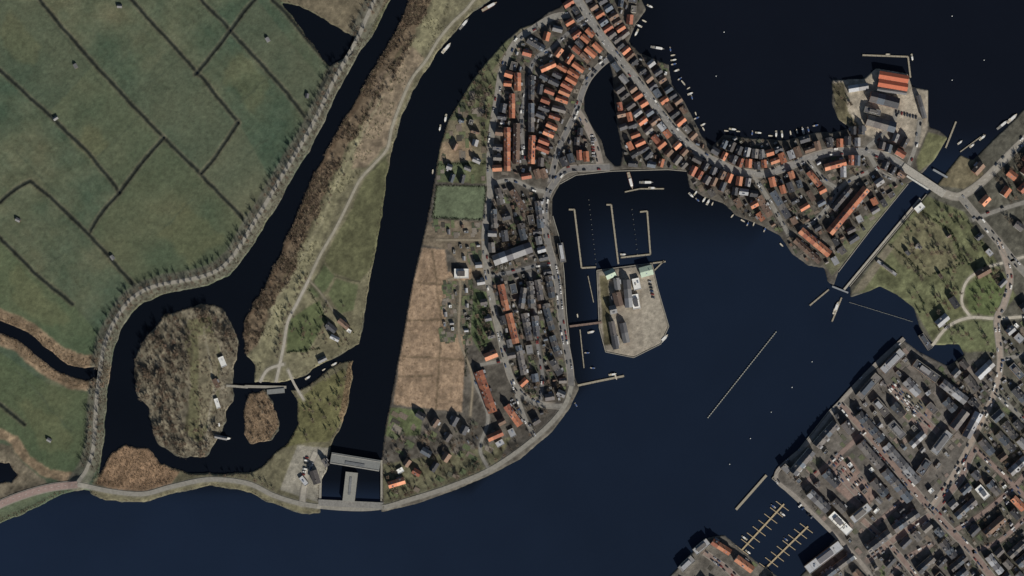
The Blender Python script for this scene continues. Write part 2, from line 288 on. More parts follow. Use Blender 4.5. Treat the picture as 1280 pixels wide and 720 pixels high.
bp=nt.nodes.new('ShaderNodeBump'); bp.inputs['Strength'].default_value=0.15; bp.inputs['Distance'].default_value=0.3; nt.links.new(n.outputs['Fac'],bp.inputs['Height']); nt.links.new(bp.outputs[0],b.inputs['Normal'])
grid_mesh('water',sx,sy,np.zeros(sx.shape),lin(wc)/K,WM)

# ------------------------------------------------------------------ roads
matc={}
def cmat(prefix,c,**k):
    key=(prefix,tuple(int(v) for v in c))
    if key not in matc: matc[key]=mat(prefix,c,**k)
    return matc[key]
MARK=mat('white_paint',(190,190,186),var=0.1)
def ribbon(name,l,w,m,lift,skirt=0.15):
    V=[];F=[];n=len(l)
    for i,(x,y) in enumerate(l):
        a=l[max(i-1,0)]; b=l[min(i+1,n-1)]; dx,dy=b[0]-a[0],b[1]-a[1]; d=math.hypot(dx,dy) or 1; nx,ny=-dy/d,dx/d
        z=max(zat(x,y),zat(x+nx*w*.4,y+ny*w*.4),zat(x-nx*w*.4,y-ny*w*.4),1.1)+lift
        for s,zz in ((-1,z-skirt),(-1,z),(1,z),(1,z-skirt)):
            X,Y=wpos(x+s*nx*w/2,y+s*ny*w/2); V.append((X,Y,zz))
    for i in range(n-1):
        for k in range(3):
            a=i*4+k; F.append((a,a+1,a+5,a+4))
    me=bpy.data.meshes.new(name); me.from_pydata(V,[],F); me.materials.append(m); o=bpy.data.objects.new(name,me); bpy.context.collection.objects.link(o); return o
for i,(l,w,c,k,ln) in enumerate(ROADS):
    l2=[l[0]]
    for a,b2 in zip(l[:-1],l[1:]):
        d=math.hypot(b2[0]-a[0],b2[1]-a[1]); q=max(int(d/5),1)
        for t in range(1,q+1): l2.append((a[0]+(b2[0]-a[0])*t/q,a[1]+(b2[1]-a[1])*t/q))
    nm='footpath' if w<4.2 else ('brick_street' if c==RB else 'road')
    ribbon(nm,l2,w,cmat(nm+'_surface',c,var=0.2,scale=0.3,rough=0.9,spec=0.15),0.13+0.012*(i%7),0.3)
    if w>=6:
        for s in (-1,1):
            kl=[]
            for j,(x,y) in enumerate(l2):
                a=l2[max(j-1,0)]; b2=l2[min(j+1,len(l2)-1)]; dx,dy=b2[0]-a[0],b2[1]-a[1]; d=math.hypot(dx,dy) or 1
                kl.append((x-dy/d*s*(w/2+0.6),y+dx/d*s*(w/2+0.6)))
            ribbon('pavement',kl,1.2,cmat('paving',(120,116,109),var=0.15),0.24+0.01*(i%3)+(0.005 if s>0 else 0),0.35)
    if ln:
        for j in range(0,len(l2)-1,2): ribbon('road_marking',[l2[j],((l2[j][0]+l2[j+1][0])/2,(l2[j][1]+l2[j+1][1])/2)],0.25,MARK,0.27,0.02)

# ------------------------------------------------------------------ mesh builder
class MB:
    def __init__(s): s.v=[];s.f=[];s.m=[];s.mats=[]
    def mi(s,m):
        if m not in s.mats: s.mats.append(m)
        return s.mats.index(m)
    def face(s,pts,m):
        i=len(s.v); s.v+=list(pts); s.f.append(tuple(range(i,i+len(pts)))); s.m.append(s.mi(m))
    def box(s,x0,x1,y0,y1,z0,z1,m,top=None):
        a=[(x0,y0,z0),(x1,y0,z0),(x1,y1,z0),(x0,y1,z0),(x0,y0,z1),(x1,y0,z1),(x1,y1,z1),(x0,y1,z1)]
        for k,q in enumerate(((4,5,6,7),(0,1,5,4),(1,2,6,5),(2,3,7,6),(3,0,4,7))): s.face([a[j] for j in q],top if (k==0 and top) else m)
    def mesh(s,name):
        me=bpy.data.meshes.new(name); me.from_pydata(s.v,[],s.f)
        for m in s.mats: me.materials.append(m)
        me.polygons.foreach_set('material_index',s.m); return me
def place(name,me,x,y,z,ang,sc=1):
    o=bpy.data.objects.new(name,me); X,Y=wpos(x,y); o.location=(X,Y,z); o.rotation_euler=(0,0,-ang)
    o.scale=(sc,sc,sc); bpy.context.collection.objects.link(o); return o
ROOF={'o':[mat('orange_tile',(152,100,78),objvar=.26,var=.2),mat('orange_tile_light',(166,116,92),objvar=.24,var=.2),mat('red_tile',(130,84,69),objvar=.26,var=.2)],
'd':[mat('slate',(64,65,69),objvar=.35,var=.2),mat('dark_tile',(80,77,77),objvar=.35,var=.2),mat('dark_tile_blue',(76,82,90),objvar=.35,var=.2),mat('worn_tile',(94,91,89),objvar=.3,var=.22)],
'b':[mat('brown_tile',(104,86,75),objvar=.3,var=.2),mat('brown_tile_dark',(86,73,66),objvar=.3,var=.2)],
'g':[mat('grey_roofing',(116,116,118),objvar=.3,var=.15),mat('zinc',(140,142,146),objvar=.25,var=.12),mat('bitumen',(88,88,92),objvar=.3,var=.15)],
'w':[mat('white_roofing',(196,197,195),objvar=.15,var=.08)],'n':[mat('pale_green_sheet',(146,160,146),objvar=.1,var=.1)],'r':[mat('red_sheet',(154,88,67),objvar=.1,var=.12)]}
BRICK=[mat('red_brick',(122,86,72),objvar=.15),mat('brown_brick',(104,84,72),objvar=.15),mat('white_render',(180,178,171),objvar=.1),mat('yellow_brick',(144,130,108),objvar=.1)]
GLASS=mat('window_glass',(30,36,44),rough=0.1,spec=.5,var=.05); FRAME=mat('window_frame',(185,185,180),var=.05); DOORM=mat('door_paint',(50,72,60),objvar=.5)
SKYL=mat('skylight',(110,118,130),rough=.15,spec=.5,var=.05); CONC=mat('concrete',(126,123,115),var=.18); WOOD=mat('weathered_wood',(130,124,112),var=.25,scale=1.5); STEEL=mat('steel_grey',(120,124,128),rough=.5)
PV=mat('solar_panel',(28,34,50),rough=.2,spec=.5,var=.05)
def house_mesh(name,L,D,h,rh,roof,wall,units=1,flat=False,detail=True):
    b=MB(); x=L/2;y=D/2; ov=0.35
    b.face([(-x,-y,-1),(x,-y,-1),(x,-y,h),(-x,-y,h)],wall); b.face([(x,y,-1),(-x,y,-1),(-x,y,h),(x,y,h)],wall)
    if flat:
        b.face([(x,-y,-1),(x,y,-1),(x,y,h),(x,-y,h)],wall); b.face([(-x,y,-1),(-x,-y,-1),(-x,-y,h),(-x,y,h)],wall)
        rm=random.choice(ROOF[roof]); b.face([(-x,-y,h-.3),(x,-y,h-.3),(x,y,h-.3),(-x,y,h-.3)],rm)
        t=.3; edge=CONC if roof!='w' else ROOF['w'][0]
        b.box(-x-.05,x+.05,-y-.05,-y+t,h-.25,h+.15,edge); b.box(-x-.05,x+.05,y-t,y+.05,h-.25,h+.15,edge); b.box(-x-.05,-x+t,-y+t,y-t,h-.25,h+.15,edge); b.box(x-t,x+.05,-y+t,y-t,h-.25,h+.15,edge)
        for _ in range(max(1,int(L*D/60))):
            px=random.uniform(-x*.7,x*.7); py=random.uniform(-y*.5,y*.5); s=random.uniform(.5,1.3); b.box(px-s,px+s,py-s*.7,py+s*.7,h-.3,h+.7,STEEL,SKYL if random.random()<.5 else CONC)
        if L>16:
            a0=random.uniform(-x*.8,-x*.3); a1=random.uniform(0,x*.7); b.box(a0,a1,-y*.55,y*.55,h-.3,h+2.3,wall,random.choice(ROOF['g']+ROOF['d']))
            for i in range(1,int(L/7)): b.box(-x+i*7-.12,-x+i*7+.12,-y+t,y-t,h-.3,h+.05,CONC)
    else:
        b.face([(x,-y,-1),(x,y,-1),(x,y,h),(x,0,h+rh),(x,-y,h)],wall); b.face([(-x,y,-1),(-x,-y,-1),(-x,-y,h),(-x,0,h+rh),(-x,y,h)],wall)
        sl=rh/y; ez=h-ov*sl+.1; rz=h+rh+.1; ws=L/units
        for u in range(units):
            rm=random.choice(ROOF[roof]) if units>1 else (ROOF[roof][0] if random.random()<.4 else random.choice(ROOF[roof]))
            a=-x+u*ws-(ov if u==0 else 0); c=-x+(u+1)*ws+(ov if u==units-1 else 0)
            b.face([(a,-y-ov,ez),(c,-y-ov,ez),(c,0,rz),(a,0,rz)],rm); b.face([(c,y+ov,ez),(a,y+ov,ez),(a,0,rz),(c,0,rz)],rm)
            b.face([(a,-y-ov,ez-.2),(c,-y-ov,ez-.2),(c,-y-ov,ez),(a,-y-ov,ez)],FRAME)
            if detail:
                cx=a+.5 if units>1 else random.choice([-x*.6,x*.5]); b.box(cx-.4,cx+.4,-.45,.45,h+rh-.4,h+rh+1.0,BRICK[0],CONC)
                for _ in range(2):
                    if random.random()<.3:
                        s=random.choice([-1,1]); mx=(a+c)/2+random.uniform(-.6,.6); yy=s*y*.5; zz=h+rh*.5+.1
                        if random.random()<.55: b.box(mx-1.1,mx+1.1,min(yy,yy+s*y*.38),max(yy,yy+s*y*.38),zz-rh*.3,zz+.75,FRAME,random.choice(ROOF['g']+ROOF['d']))
                        else:
                            d=.7; z1=h+rh-abs(yy-s*d)*sl+.2; z2=h+rh-abs(yy+s*d)*sl+.2; mm=SKYL if random.random()<.6 else PV; k=.6 if mm is SKYL else 1.6
                            b.face([(mx-k,yy-s*d,z1),(mx+k,yy-s*d,z1),(mx+k,yy+s*d,z2),(mx-k,yy+s*d,z2)],mm)
        if detail and units==1 and random.random()<.35:
            s=random.choice([-1,1]); e0,e1=sorted((s*y,s*(y+2.4))); b.box(-x*.7,x*.1,e0,e1,-1,2.8,wall,random.choice(ROOF['g']))
        if detail and units>1:
            for u in range(units):
                if random.random()<.45:
                    s=1; c0=-x+(u+.1)*ws; e0,e1=sorted((s*y,s*(y+random.uniform(1.5,3)))); b.box(c0,c0+ws*.7,e0,e1,-1,2.7,wall,random.choice(ROOF['g']))
    nw=max(1,int(L/3.2))
    for st in range(1 if h<4 else 2 if h<7.5 else 3):
        for i in range(nw):
            wx_=-x+(i+.5)*L/nw; z0=.9+st*2.7
            if z0+1.3>h: continue
            for s in (-1,1):
                dr=(st==0 and i%2==0 and s<0)
                zz=0 if dr else z0; m=DOORM if dr else GLASS; yy=s*(y+.04)
                b.face([(wx_-.6,yy,zz-.08),(wx_+.6,yy,zz-.08),(wx_+.6,yy,z0+1.4),(wx_-.6,yy,z0+1.4)],FRAME); yy=s*(y+.07)
                b.face([(wx_-.48,yy,zz),(wx_+.48,yy,zz),(wx_+.48,yy,z0+1.28),(wx_-.48,yy,z0+1.28)],m)
    return b.mesh(name)
def rect_ok(x,y,L,D,ang,mark=True,gap=.6,force=False):
    c,s=math.cos(ang),math.sin(ang); l=L/2+gap; d=D/2+gap
    us=np.arange(-l,l+.01,.8); vs=np.arange(-d,d+.01,.8); U,Vv=np.meshgrid(us,vs)
    I=np.clip(np.round(y+U*s+Vv*c+MX).astype(int),0,H-1); J=np.clip(np.round(x+U*c-Vv*s+MX).astype(int),0,W-1)
    if not force and occ[I,J].any(): return False
    if mark: occ[I,J]=True
    return True
NH=0
def house(x,y,L,D,ang,roof='d',h=None,rh=None,units=1,flat=False,name=None,force=False,detail=True,gap=.3):
    global NH
    if not rect_ok(x,y,L,D,ang,force=force,gap=gap): return False
    h=h or (random.uniform(5.0,7.0) if not flat else 6); rh=rh or D*.45
    name=name or ('terraced_houses' if units>1 else 'brick_house'); NH+=1
    me=house_mesh(name,L,D,h,rh,roof,random.choice(BRICK),units,flat,detail); place(name,me,x,y,max(zat(x,y),1.0),ang); return True
def row(x1,y1,x2,y2,D,roof,**k):
    L=math.hypot(x2-x1,y2-y1); u=k.pop('units',max(1,int(L/5.5)))
    return house((x1+x2)/2,(y1+y2)/2,L,D,math.atan2(y2-y1,x2-x1),roof,units=u,force=k.pop('force',True),**k)
def pick(w):
    ks=list(w); return random.choices(ks,[w[k] for k in ks])[0]
def along(l,off,sp,Lr,Dr,w,perp=True,jit=.15,t0=0,t1=1,gap=.2):
    P=smooth_line(l,1.0); n=len(P); s=int(t0*n)
    while s<int(t1*n)-1:
        a=P[max(s-2,0)]; b2=P[min(s+2,n-1)]; th=math.atan2(b2[1]-a[1],b2[0]-a[0]); nx,ny=-math.sin(th),math.cos(th)
        L=random.uniform(*Lr); D=random.uniform(*Dr); o=off+random.uniform(-1.5,1.5)
        ok=house(P[s][0]+nx*o,P[s][1]+ny*o,L,D,th+(math.pi/2 if perp and random.random()<.85 else 0)+random.uniform(-jit,jit)*.4,pick(w),gap=gap)
        s+=int(sp*random.uniform(.9,1.5)) if ok else 2
def infill(p,n,ang,Lr,Dr,w,jit=.1,flatp=.15,name=None,gap=.8,h=None,ter=False):
    m=pmask(p)&~occ; ys,xs=np.nonzero(m)
    if len(ys)==0: return
    for _ in range(n):
        k=random.randrange(len(ys)); x=xs[k]-MX; y=ys[k]-MX
        if occ[ys[k],xs[k]]: continue
        fl=random.random()<flatp; a=ang+random.choice([0,math.pi/2])+random.uniform(-jit,jit); L=random.uniform(*Lr)
        house(x,y,L,random.uniform(*Dr),a,(pick({'g':3,'w':.6,'d':2}) if fl else pick(w)),flat=fl,h=h or (random.uniform(2.6,5) if fl and not ter else random.uniform(4.5,6.5)),name=name,gap=gap,detail=h is None,units=max(1,int(L/5.5)) if ter and not fl else 1)
R=math.radians
OR={'o':5,'d':3.5,'b':1.8,'g':.5}; MIX={'o':2.4,'d':5,'b':2,'g':1.4,'w':.2}; DK={'o':.7,'d':8,'b':2.4,'g':2,'w':.25}
# explicit large & notable buildings
row(617,326,664,309,13,'g',units=6,name='warehouse',h=6,detail=False)
row(598,464,616,515,11,'o'); row(633,507,650,531,8,'o'); row(626,356,633,388,8,'o'); row(636,392,645,429,8,'o'); row(606,447,621,441,9,'o'); row(610,548,628,540,8,'o')
row(568,342,586,342,12,'w',flat=True,name='community_hall',h=5,units=1)
row(647,92,647,114,8,'o'); row(640,118,640,148,7,'o'); row(634,160,634,214,7.5,'o'); row(646,155,645,205,8,'b'); row(664,95,664,125,7,'d'); row(664,130,664,165,7,'d'); row(665,170,664,205,8,'o')
row(676,88,694,80,7,'o'); row(660,50,680,62,8,'d'); row(700,304,704,328,7,'g',flat=True,units=1,name='boathouse',force=True)
for a in ((648,432,655,468),(662,352,664,385),(655,392,662,425),(685,345,690,372),(681,380,690,412),(690,420,698,445),(668,395,671,420),(672,252,676,285),(640,238,655,262),(622,236,626,256),(690,450,700,468),(650,280,655,300),(617,262,618,285),(672,350,676,375),(655,360,651,385)):
    row(*a,7.5,random.choice('dddbg'))
# dock island
row(757,345,768,340,10,'n',units=1,name='boat_shed'); row(800,341,815,337,12,'n',name='boat_shed',units=1,rh=2); row(783,350,786,384,9,'g',units=3,name='boat_shed',detail=False); row(794,348,797,362,9,'w',flat=True,units=1,name='boat_shed',h=4); row(793,368,796,386,9,'w',flat=True,units=1,name='boat_shed',h=4); row(770,366,774,382,10,'b',units=1,name='workshop'); row(762,388,770,386,10,'g',units=1,name='workshop'); row(764,402,770,436,7,'d',units=2,name='workshop'); row(778,404,783,428,8,'g',units=2,name='workshop',detail=False); row(770,348,772,362,7,'g',units=1,name='workshop')
# industrial peninsula
row(1098,94,1134,100,9,'r',units=9,name='industrial_hall',detail=False,h=7,rh=2.5); row(1097,104,1133,110,9,'r',units=9,name='industrial_hall',detail=False,h=7,rh=2.5); row(1096,112,1132,117,4,'g',units=1,name='industrial_hall',detail=False,h=5,rh=1)
row(1087,121,1122,130,13,'d',name='industrial_hall',units=4,detail=False,h=7); row(1083,150,1118,160,13,'d',name='industrial_hall',units=4,detail=False); row(1080,137,1100,142,7,'g',flat=True,name='industrial_hall',units=1); row(1060,112,1084,108,8,'g',name='workshop',units=2,detail=False); row(1147,120,1155,148,5,'g',name='storage_shed',units=2,detail=False)
# village triangle terraces
row(1082,236,1036,291,10,'o',units=11); row(1062,236,1040,262,7,'d'); row(1000,288,1036,318,9,'o',units=8); row(993,300,1024,327,7,'b'); row(1030,210,1056,203,8,'o'); row(1010,215,1024,232,7,'o');row(965,240,985,272,8,'d');row(948,246,962,270,8,'b')
row(1170,406,1183,395,9,'g',units=1,name='farmhouse'); row(1196,384,1188,372,8,'d',units=1,name='farmhouse'); row(1150,418,1162,436,7,'g',units=1,flat=True,name='boathouse'); row(1220,345,1236,336,9,'b',units=1,name='farmhouse'); row(1248,358,1256,350,6,'g',units=1,name='barn')
row(1096,326,1120,344,4,'g',flat=True,units=1,name='greenhouse',h=3); row(1144,264,1153,256,8,'w',flat=True,units=1,name='pumping_station',h=5)
# SE perimeter blocks
for a in ((1073,497,1097,469),(1102,464,1127,439),(1142,453,1171,474),(1176,478,1206,501),(1206,514,1190,535),(1186,540,1166,566),(1072,517,1101,550),(1106,556,1146,602),(1092,500,1108,518),
 (1044,529,1019,557),(1014,563,990,591),(1011,615,1034,637),(1038,642,1061,665),(1083,687,1111,665),(1116,661,1146,640),(1074,553,1100,583),(1104,588,1136,625),(1064,650,1086,632),(1090,600,1106,618),(1030,590,1046,606),(1054,528,1064,540),(1160,575,1148,592),(1222,516,1206,546),(1180,500,1192,512),(1112,528,1128,546)):
    fl=random.random()<.4; row(*a,10.5,random.choice('gddd') if not fl else random.choice('ggdw' if random.random()<.3 else 'ggd'),flat=fl,h=random.uniform(7,9),name='apartment_block' if fl else None)
row(1008,712,1050,680,12,'g',flat=True,units=1,h=8,name='apartment_block'); row(1020,728,1065,694,9,'d'); row(868,690,885,676,9,'g',flat=True,units=1); row(890,676,912,690,8,'o',units=3); row(920,697,940,712,9,'o',units=3); row(850,712,866,697,9,'g',flat=True,units=1); row(978,582,986,590,8,'g',flat=True,units=1,h=7)
# fort, farm, lockside
row(276,446,281,458,7,'w',units=1,flat=True,name='fort_building',h=3); row(270,498,274,510,5,'w',flat=True,units=1,name='fort_building',h=3); row(269,545,284,548,4,'g',units=1,name='boathouse',h=3); row(268,474,273,484,5,'b',units=1,name='fort_building',h=3)
row(409,405,420,414,7,'d',units=1,name='farmhouse'); row(424,400,436,410,6,'b',units=1,name='barn'); row(414,420,424,425,5,'g',units=1,name='barn'); row(434,412,439,415,4,'w',flat=True,units=1,name='shed',h=3); row(398,452,408,447,5,'g',units=1,name='shed',h=3)
row(392,588,397,604,9,'d',units=1,name='pumping_station'); row(376,596,384,606,6,'g',flat=True,units=1,name='shed',h=3); row(404,574,410,582,5,'d',units=1,name='shed')
row(486,606,506,600,8,'o',units=2,name='lock_keeper_house'); row(497,590,504,586,6,'w',flat=True,units=1,name='shed',h=3)
for x,y in ((95,83),(70,148),(23,275),(141,322),(62,550),(335,50),(384,120),(150,8)):
    house(x,y,5.5,4,random.uniform(0,3),'g',h=2.3,rh=1.5,name='field_shed',force=True,detail=False)
# streets
FAN=[(757,58),(745,72),(731,88),(719,108),(709,128),(702,148),(692,172),(684,192)]
along(FAN,8,8.2,(13,17),(6,6.8),{'o':8,'d':2,'b':1},t1=1); along(FAN,25,8.2,(11,14),(6,6.8),{'o':6,'d':3,'b':1}); along(FAN,-12,9,(9,12),(6,7),OR)
along(FAN,40,9,(10,13),(6,7),{'o':3,'d':5,'b':1})
mrl=[(715,-10),(735,20),(755,50),(775,75),(800,105),(825,140),(850,170),(872,190)]
for o in (11,-11): along(mrl,o,8,(9,13),(6,7.5),{'o':3,'d':5,'b':2,'g':1})
for o in (25,-25): along(mrl,o,9,(9,12),(6,8),MIX)
along([(772,88),(776,120),(784,155),(800,190),(815,205)],-5,8.5,(10,13),(6,7),OR); along([(782,95),(792,130),(806,165),(825,195)],-5,8.5,(11,14),(6,7),OR); along([(772,88),(784,155),(805,200)],6,9,(9,12),(6,7),OR)
vrl=[(872,190),(900,205),(925,215),(955,217),(985,208),(1010,198),(1040,190),(1080,190),(1110,197),(1135,212)]
for o,ww in ((11,MIX),(-11,OR),(-25,MIX),(25,MIX)): along(vrl,o,8.5,(9,13),(6,8),ww)
wsl=[(637,65),(627,90),(622,120),(617,150),(613,180),(612,215),(613,240),(608,270),(606,300),(608,335),(612,360),(618,390),(625,420),(632,450),(640,475),(655,495)]
along(wsl,-9,10,(9,12),(6,8),MIX,t0=.05,t1=1); along(wsl,9,18,(8,10),(6,8),DK,t0=.6,t1=.85)
esl=[(709,495),(714,482),(712,458),(707,430),(702,400),(698,360),(692,330),(684,300),(681,270),(683,247),(692,230),(707,213),(730,210)]
along(esl,-9.5,8.5,(9,13),(6,8),DK)
along(esl,9,9,(8,11),(6,7),DK,t0=.45,t1=.75)
along([(645,228),(665,226),(690,218),(715,203),(745,200)],-6,8,(10,13),(6,7),OR)
NWT=[(640,70),(672,32),(712,0),(800,0),(795,30),(786,52),(836,82),(868,150),(890,182),(860,210),(780,205),(772,90),(735,95),(730,140),(750,200),(700,215),(650,225),(624,215),(622,120)]
infill(NWT,900,R(10),(8,14),(6,8),{'o':4,'d':5,'b':2,'g':1,'w':.3},gap=1.0); infill(NWT,350,R(15),(3,5),(2.5,3.5),{'d':3,'b':2,'g':2},flatp=.4,name='garden_shed',h=2.4)
CT=[(618,236),(683,236),(690,300),(700,380),(705,440),(712,490),(680,520),(655,495),(630,440),(612,360),(612,300)]
infill(CT,420,R(78),(9,14),(7,8.5),DK,gap=1.5); infill(CT,220,R(78),(3,5),(2.5,3.5),{'d':3,'b':2,'g':2},flatp=.5,name='garden_shed',h=2.4)
VE=[(870,205),(905,172),(980,178),(1060,170),(1140,205),(1130,228),(1080,285),(1040,330),(1000,325),(975,292),(920,268),(865,235)]
infill(VE,700,R(-30),(8,14),(6,8),MIX,gap=1.1); infill(VE,220,R(-30),(3,5),(2.5,3.5),{'d':3,'b':2,'g':2},flatp=.4,name='garden_shed',h=2.4)
infill([(640,500),(700,515),(660,550),(610,585),(600,560),(630,520)],36,R(60),(9,13),(7,8),DK,gap=2.2)
infill([(520,515),(580,520),(590,560),(560,590),(480,620),(482,585),(530,560)],44,R(30),(9,14),(7,9),DK,gap=3)
infill([(555,150),(605,145),(605,225),(548,225)],24,R(20),(6,11),(4,7),{'g':2,'d':4,'b':2,'w':.4},gap=2,flatp=.1)
infill([(612,520),(640,545),(600,575),(590,540)],12,R(60),(8,12),(6,8),DK,gap=2)
infill([(1220,205),(1300,180),(1380,200),(1380,290),(1260,285),(1225,255)],180,R(40),(10,15),(8,10),{'o':5,'d':2,'b':1},gap=1.6,flatp=.05)
infill([(1270,285),(1380,330),(1380,440),(1280,400),(1280,350),(1250,300)],80,R(50),(10,15),(8,10),DK,gap=1.8)
infill([(1210,285),(1240,310),(1260,345),(1235,330)],20,R(50),(8,12),(6,8),DK,gap=1.5)
EE=[(1175,458),(1240,450),(1250,405),(1380,400),(1380,800),(1240,800),(1170,660),(1220,560)]
infill(EE,450,R(48),(18,32),(8.5,10),DK,gap=1.3,flatp=.12,ter=True,jit=.04); infill(EE,1500,R(48),(10,15),(7.5,9.5),DK,gap=1.0,flatp=.1,jit=.06); infill(EE,450,R(48),(3,6),(2.6,4),{'d':3,'g':2},flatp=.6,name='garden_shed',h=2.5,gap=.6)
S2=[(1085,700),(1165,645),(1250,740),(1250,800),(1100,800),(1060,720)]
infill(S2,140,R(48),(18,30),(8.5,10),DK,gap=1.2,ter=True,jit=.03); infill(S2,350,R(48),(10,15),(7.5,9),DK,gap=1.0)
infill(SE,60,R(46),(14,24),(8.5,10),{'g':3,'d':5},flatp=.3,gap=2,ter=True,jit=.02); infill(SE,160,R(46),(4,9),(3.5,6),{'g':3,'d':4,'w':.3},flatp=.6,gap=1.2); infill(BLK,120,R(40),(10,16),(8,10),MIX,gap=1)
infill([(556,350),(590,350),(588,430),(552,420)],36,R(85),(3,6),(2.5,3.5),{'g':4,'b':1},flatp=.4,name='garden_shed',h=2.3,gap=1)
infill([(545,280),(604,280),(604,335),(570,320)],22,R(85),(3,6),(2.5,3.5),{'g':3,'b':1},flatp=.4,name='garden_shed',h=2.3,gap=1.5)
infill([(1120,280),(1160,260),(1200,300),(1170,370),(1130,340)],10,R(50),(4,8),(3,5),DK,gap=3)

# ------------------------------------------------------------------ garden plots: thin turf/paving sheets
def patches(p,n,ang,cols,sr,name,warp=0):
    m=pmask(p)&~occ; ys,xs=np.nonzero(m); V=[];F=[];MI=[]; ms=[cmat('plot',c,var=.3,scale=.8) for c in cols]
    for i in range(n):
        k=random.randrange(len(ys)); x=xs[k]-MX; y=ys[k]-MX; L=random.uniform(*sr); D=random.uniform(sr[0],sr[1]*.7)
        if not rect_ok(x,y,L,D,ang,mark=False,gap=-.2): continue
        c,s=math.cos(ang),math.sin(ang); z=max(zat(x,y),zat(x+2,y+2),zat(x-2,y-2))+.12+.004*(i%60); q=len(V)
        for u,v in ((-L,-D),(-L,D),(L,D),(L,-D)):
            u/=2;v/=2; X,Y=wpos(x+u*c-v*s,y+u*s+v*c); V.append((X,Y,z))
        F.append((q,q+1,q+2,q+3)); MI.append(random.randrange(len(ms)))
    me=bpy.data.meshes.new(name); me.from_pydata(V,[],F)
    for m_ in ms: me.materials.append(m_)
    me.polygons.foreach_set('material_index',MI); o=bpy.data.objects.new(name,me); bpy.context.collection.objects.link(o)
GC=[(74,83,60),(86,92,67),(60,65,52),(112,106,98),(96,91,84),(90,82,71),(56,54,49),(100,91,82),(70,72,61)]
for p,n,a in ((NWT,500,R(10)),(CT,600,R(78)),(VE,500,R(-30)),(EE,1300,R(48)),(S2,200,R(48)),(BLK,60,R(40))): patches(p,n,a,GC,(3,9),'garden_plots')
patches(SE,260,R(46),[(80,84,66),(104,98,93),(112,100,94),(74,76,64),(66,64,60)],(4,10),'courtyard_plots')
patches([(556,345),(590,345),(588,430),(550,425)],200,R(85),GC,(3,8),'allotment_beds'); patches([(540,278),(604,280),(604,335),(565,315)],120,R(85),GC,(4,10),'allotment_beds')
patches([(548,130),(610,110),(608,225),(548,225)],60,R(88),GC,(4,12),'garden_plots'); patches([(485,515),(600,525),(620,580),(490,625)],70,R(30),GC,(4,12),'garden_plots')

# ------------------------------------------------------------------ vegetation
TW=[mat('bark_grey',(104,98,88),objvar=.2),mat('twig_brown',(96,88,77),objvar=.2,var=.3),mat('twig_russet',(106,90,76),objvar=.2,var=.3),mat('evergreen_leaf',(50,61,41),objvar=.3,var=.4,scale=1.5),mat('reed',(130,112,90),var=.3,scale=.3),mat('shrub_twigs',(102,90,77),var=.35,scale=.15),mat('grass_tuft',(110,107,84),var=.35,scale=.2)]
def limb(b,p,q,r0,r1,m,n=4):
    p=Vector(p);q=Vector(q);d=(q-p).normalized(); a=d.orthogonal().normalized(); c=d.cross(a)
    A=[p+(a*math.cos(t)+c*math.sin(t))*r0 for t in [2*math.pi*i/n for i in range(n)]]; B=[q+(a*math.cos(t)+c*math.sin(t))*r1 for t in [2*math.pi*i/n for i in range(n)]]
    for i in range(n): b.face([tuple(A[i]),tuple(A[(i+1)%n]),tuple(B[(i+1)%n]),tuple(B[i])],m)
def tree(seed,Ht,Rr,tw,ntw=30):
    rs=random.Random(seed); b=MB(); limb(b,(0,0,-.5),(0,0,Ht*.45),.4,.25,TW[0],6)
    for i in range(9):
        a=i*2.4+rs.uniform(-.4,.4); z0=Ht*rs.uniform(.25,.48); rr=Rr*rs.uniform(.45,.9); e=Vector((math.cos(a)*rr,math.sin(a)*rr,Ht*rs.uniform(.6,.98)))
        s=Vector((0,0,z0)); mid=s.lerp(e,.5)+Vector((0,0,-.3)); limb(b,s,mid,.2,.13,TW[0]); limb(b,mid,e,.13,.05,TW[0],3)
        for j in range(ntw):
            t=rs.uniform(.3,1.0); o=(s.lerp(mid,t*2) if t<.5 else mid.lerp(e,t*2-1)); d=Vector((rs.gauss(0,1),rs.gauss(0,1),rs.gauss(.4,.6))).normalized()*rs.uniform(.8,1.9)*Rr/4
            w=d.cross(Vector((rs.random(),rs.random(),rs.random()))).normalized()*rs.uniform(.07,.14); b.face([tuple(o-w),tuple(o+w),tuple(o+d)],tw)
    return b.mesh('bare_tree_mesh')
def evergreen(seed,Ht,Rr):
    rs=random.Random(seed); b=MB(); limb(b,(0,0,-.5),(0,0,Ht*.8),.3,.08,TW[0],5)
    for i in range(420):
        z=rs.uniform(.15,1)**.8; r=Rr*(1-z*.75)*rs.uniform(.4,1.1)*(1+.3*math.sin(seed+i%7)); a=rs.uniform(0,6.28); c=Vector((r*math.cos(a),r*math.sin(a),z*Ht)); s=rs.uniform(.25,.5)
        d=Vector((rs.gauss(0,1),rs.gauss(0,1),rs.gauss(0,.5))).normalized()*s; w=d.cross(Vector((0,.3,1))).normalized()*s*.6; b.face([tuple(c-w-d*.5),tuple(c+w-d*.5),tuple(c+d)],TW[3])
    return b.mesh('evergreen_mesh')
TREES=[tree(i,random.uniform(9,12),random.uniform(3.4,4.8),TW[1 if i%3 else 2]) for i in range(8)]; EVG=[evergreen(i,random.uniform(5,8),random.uniform(1.8,2.8)) for i in range(4)]
def put_tree(x,y,sc=1,ev=False):
    if zat(x,y)<.6: return
    place('evergreen_tree' if ev else 'bare_tree',random.choice(EVG if ev else TREES),x,y,zat(x,y),random.uniform(0,6.28),sc*random.uniform(.75,1.2))
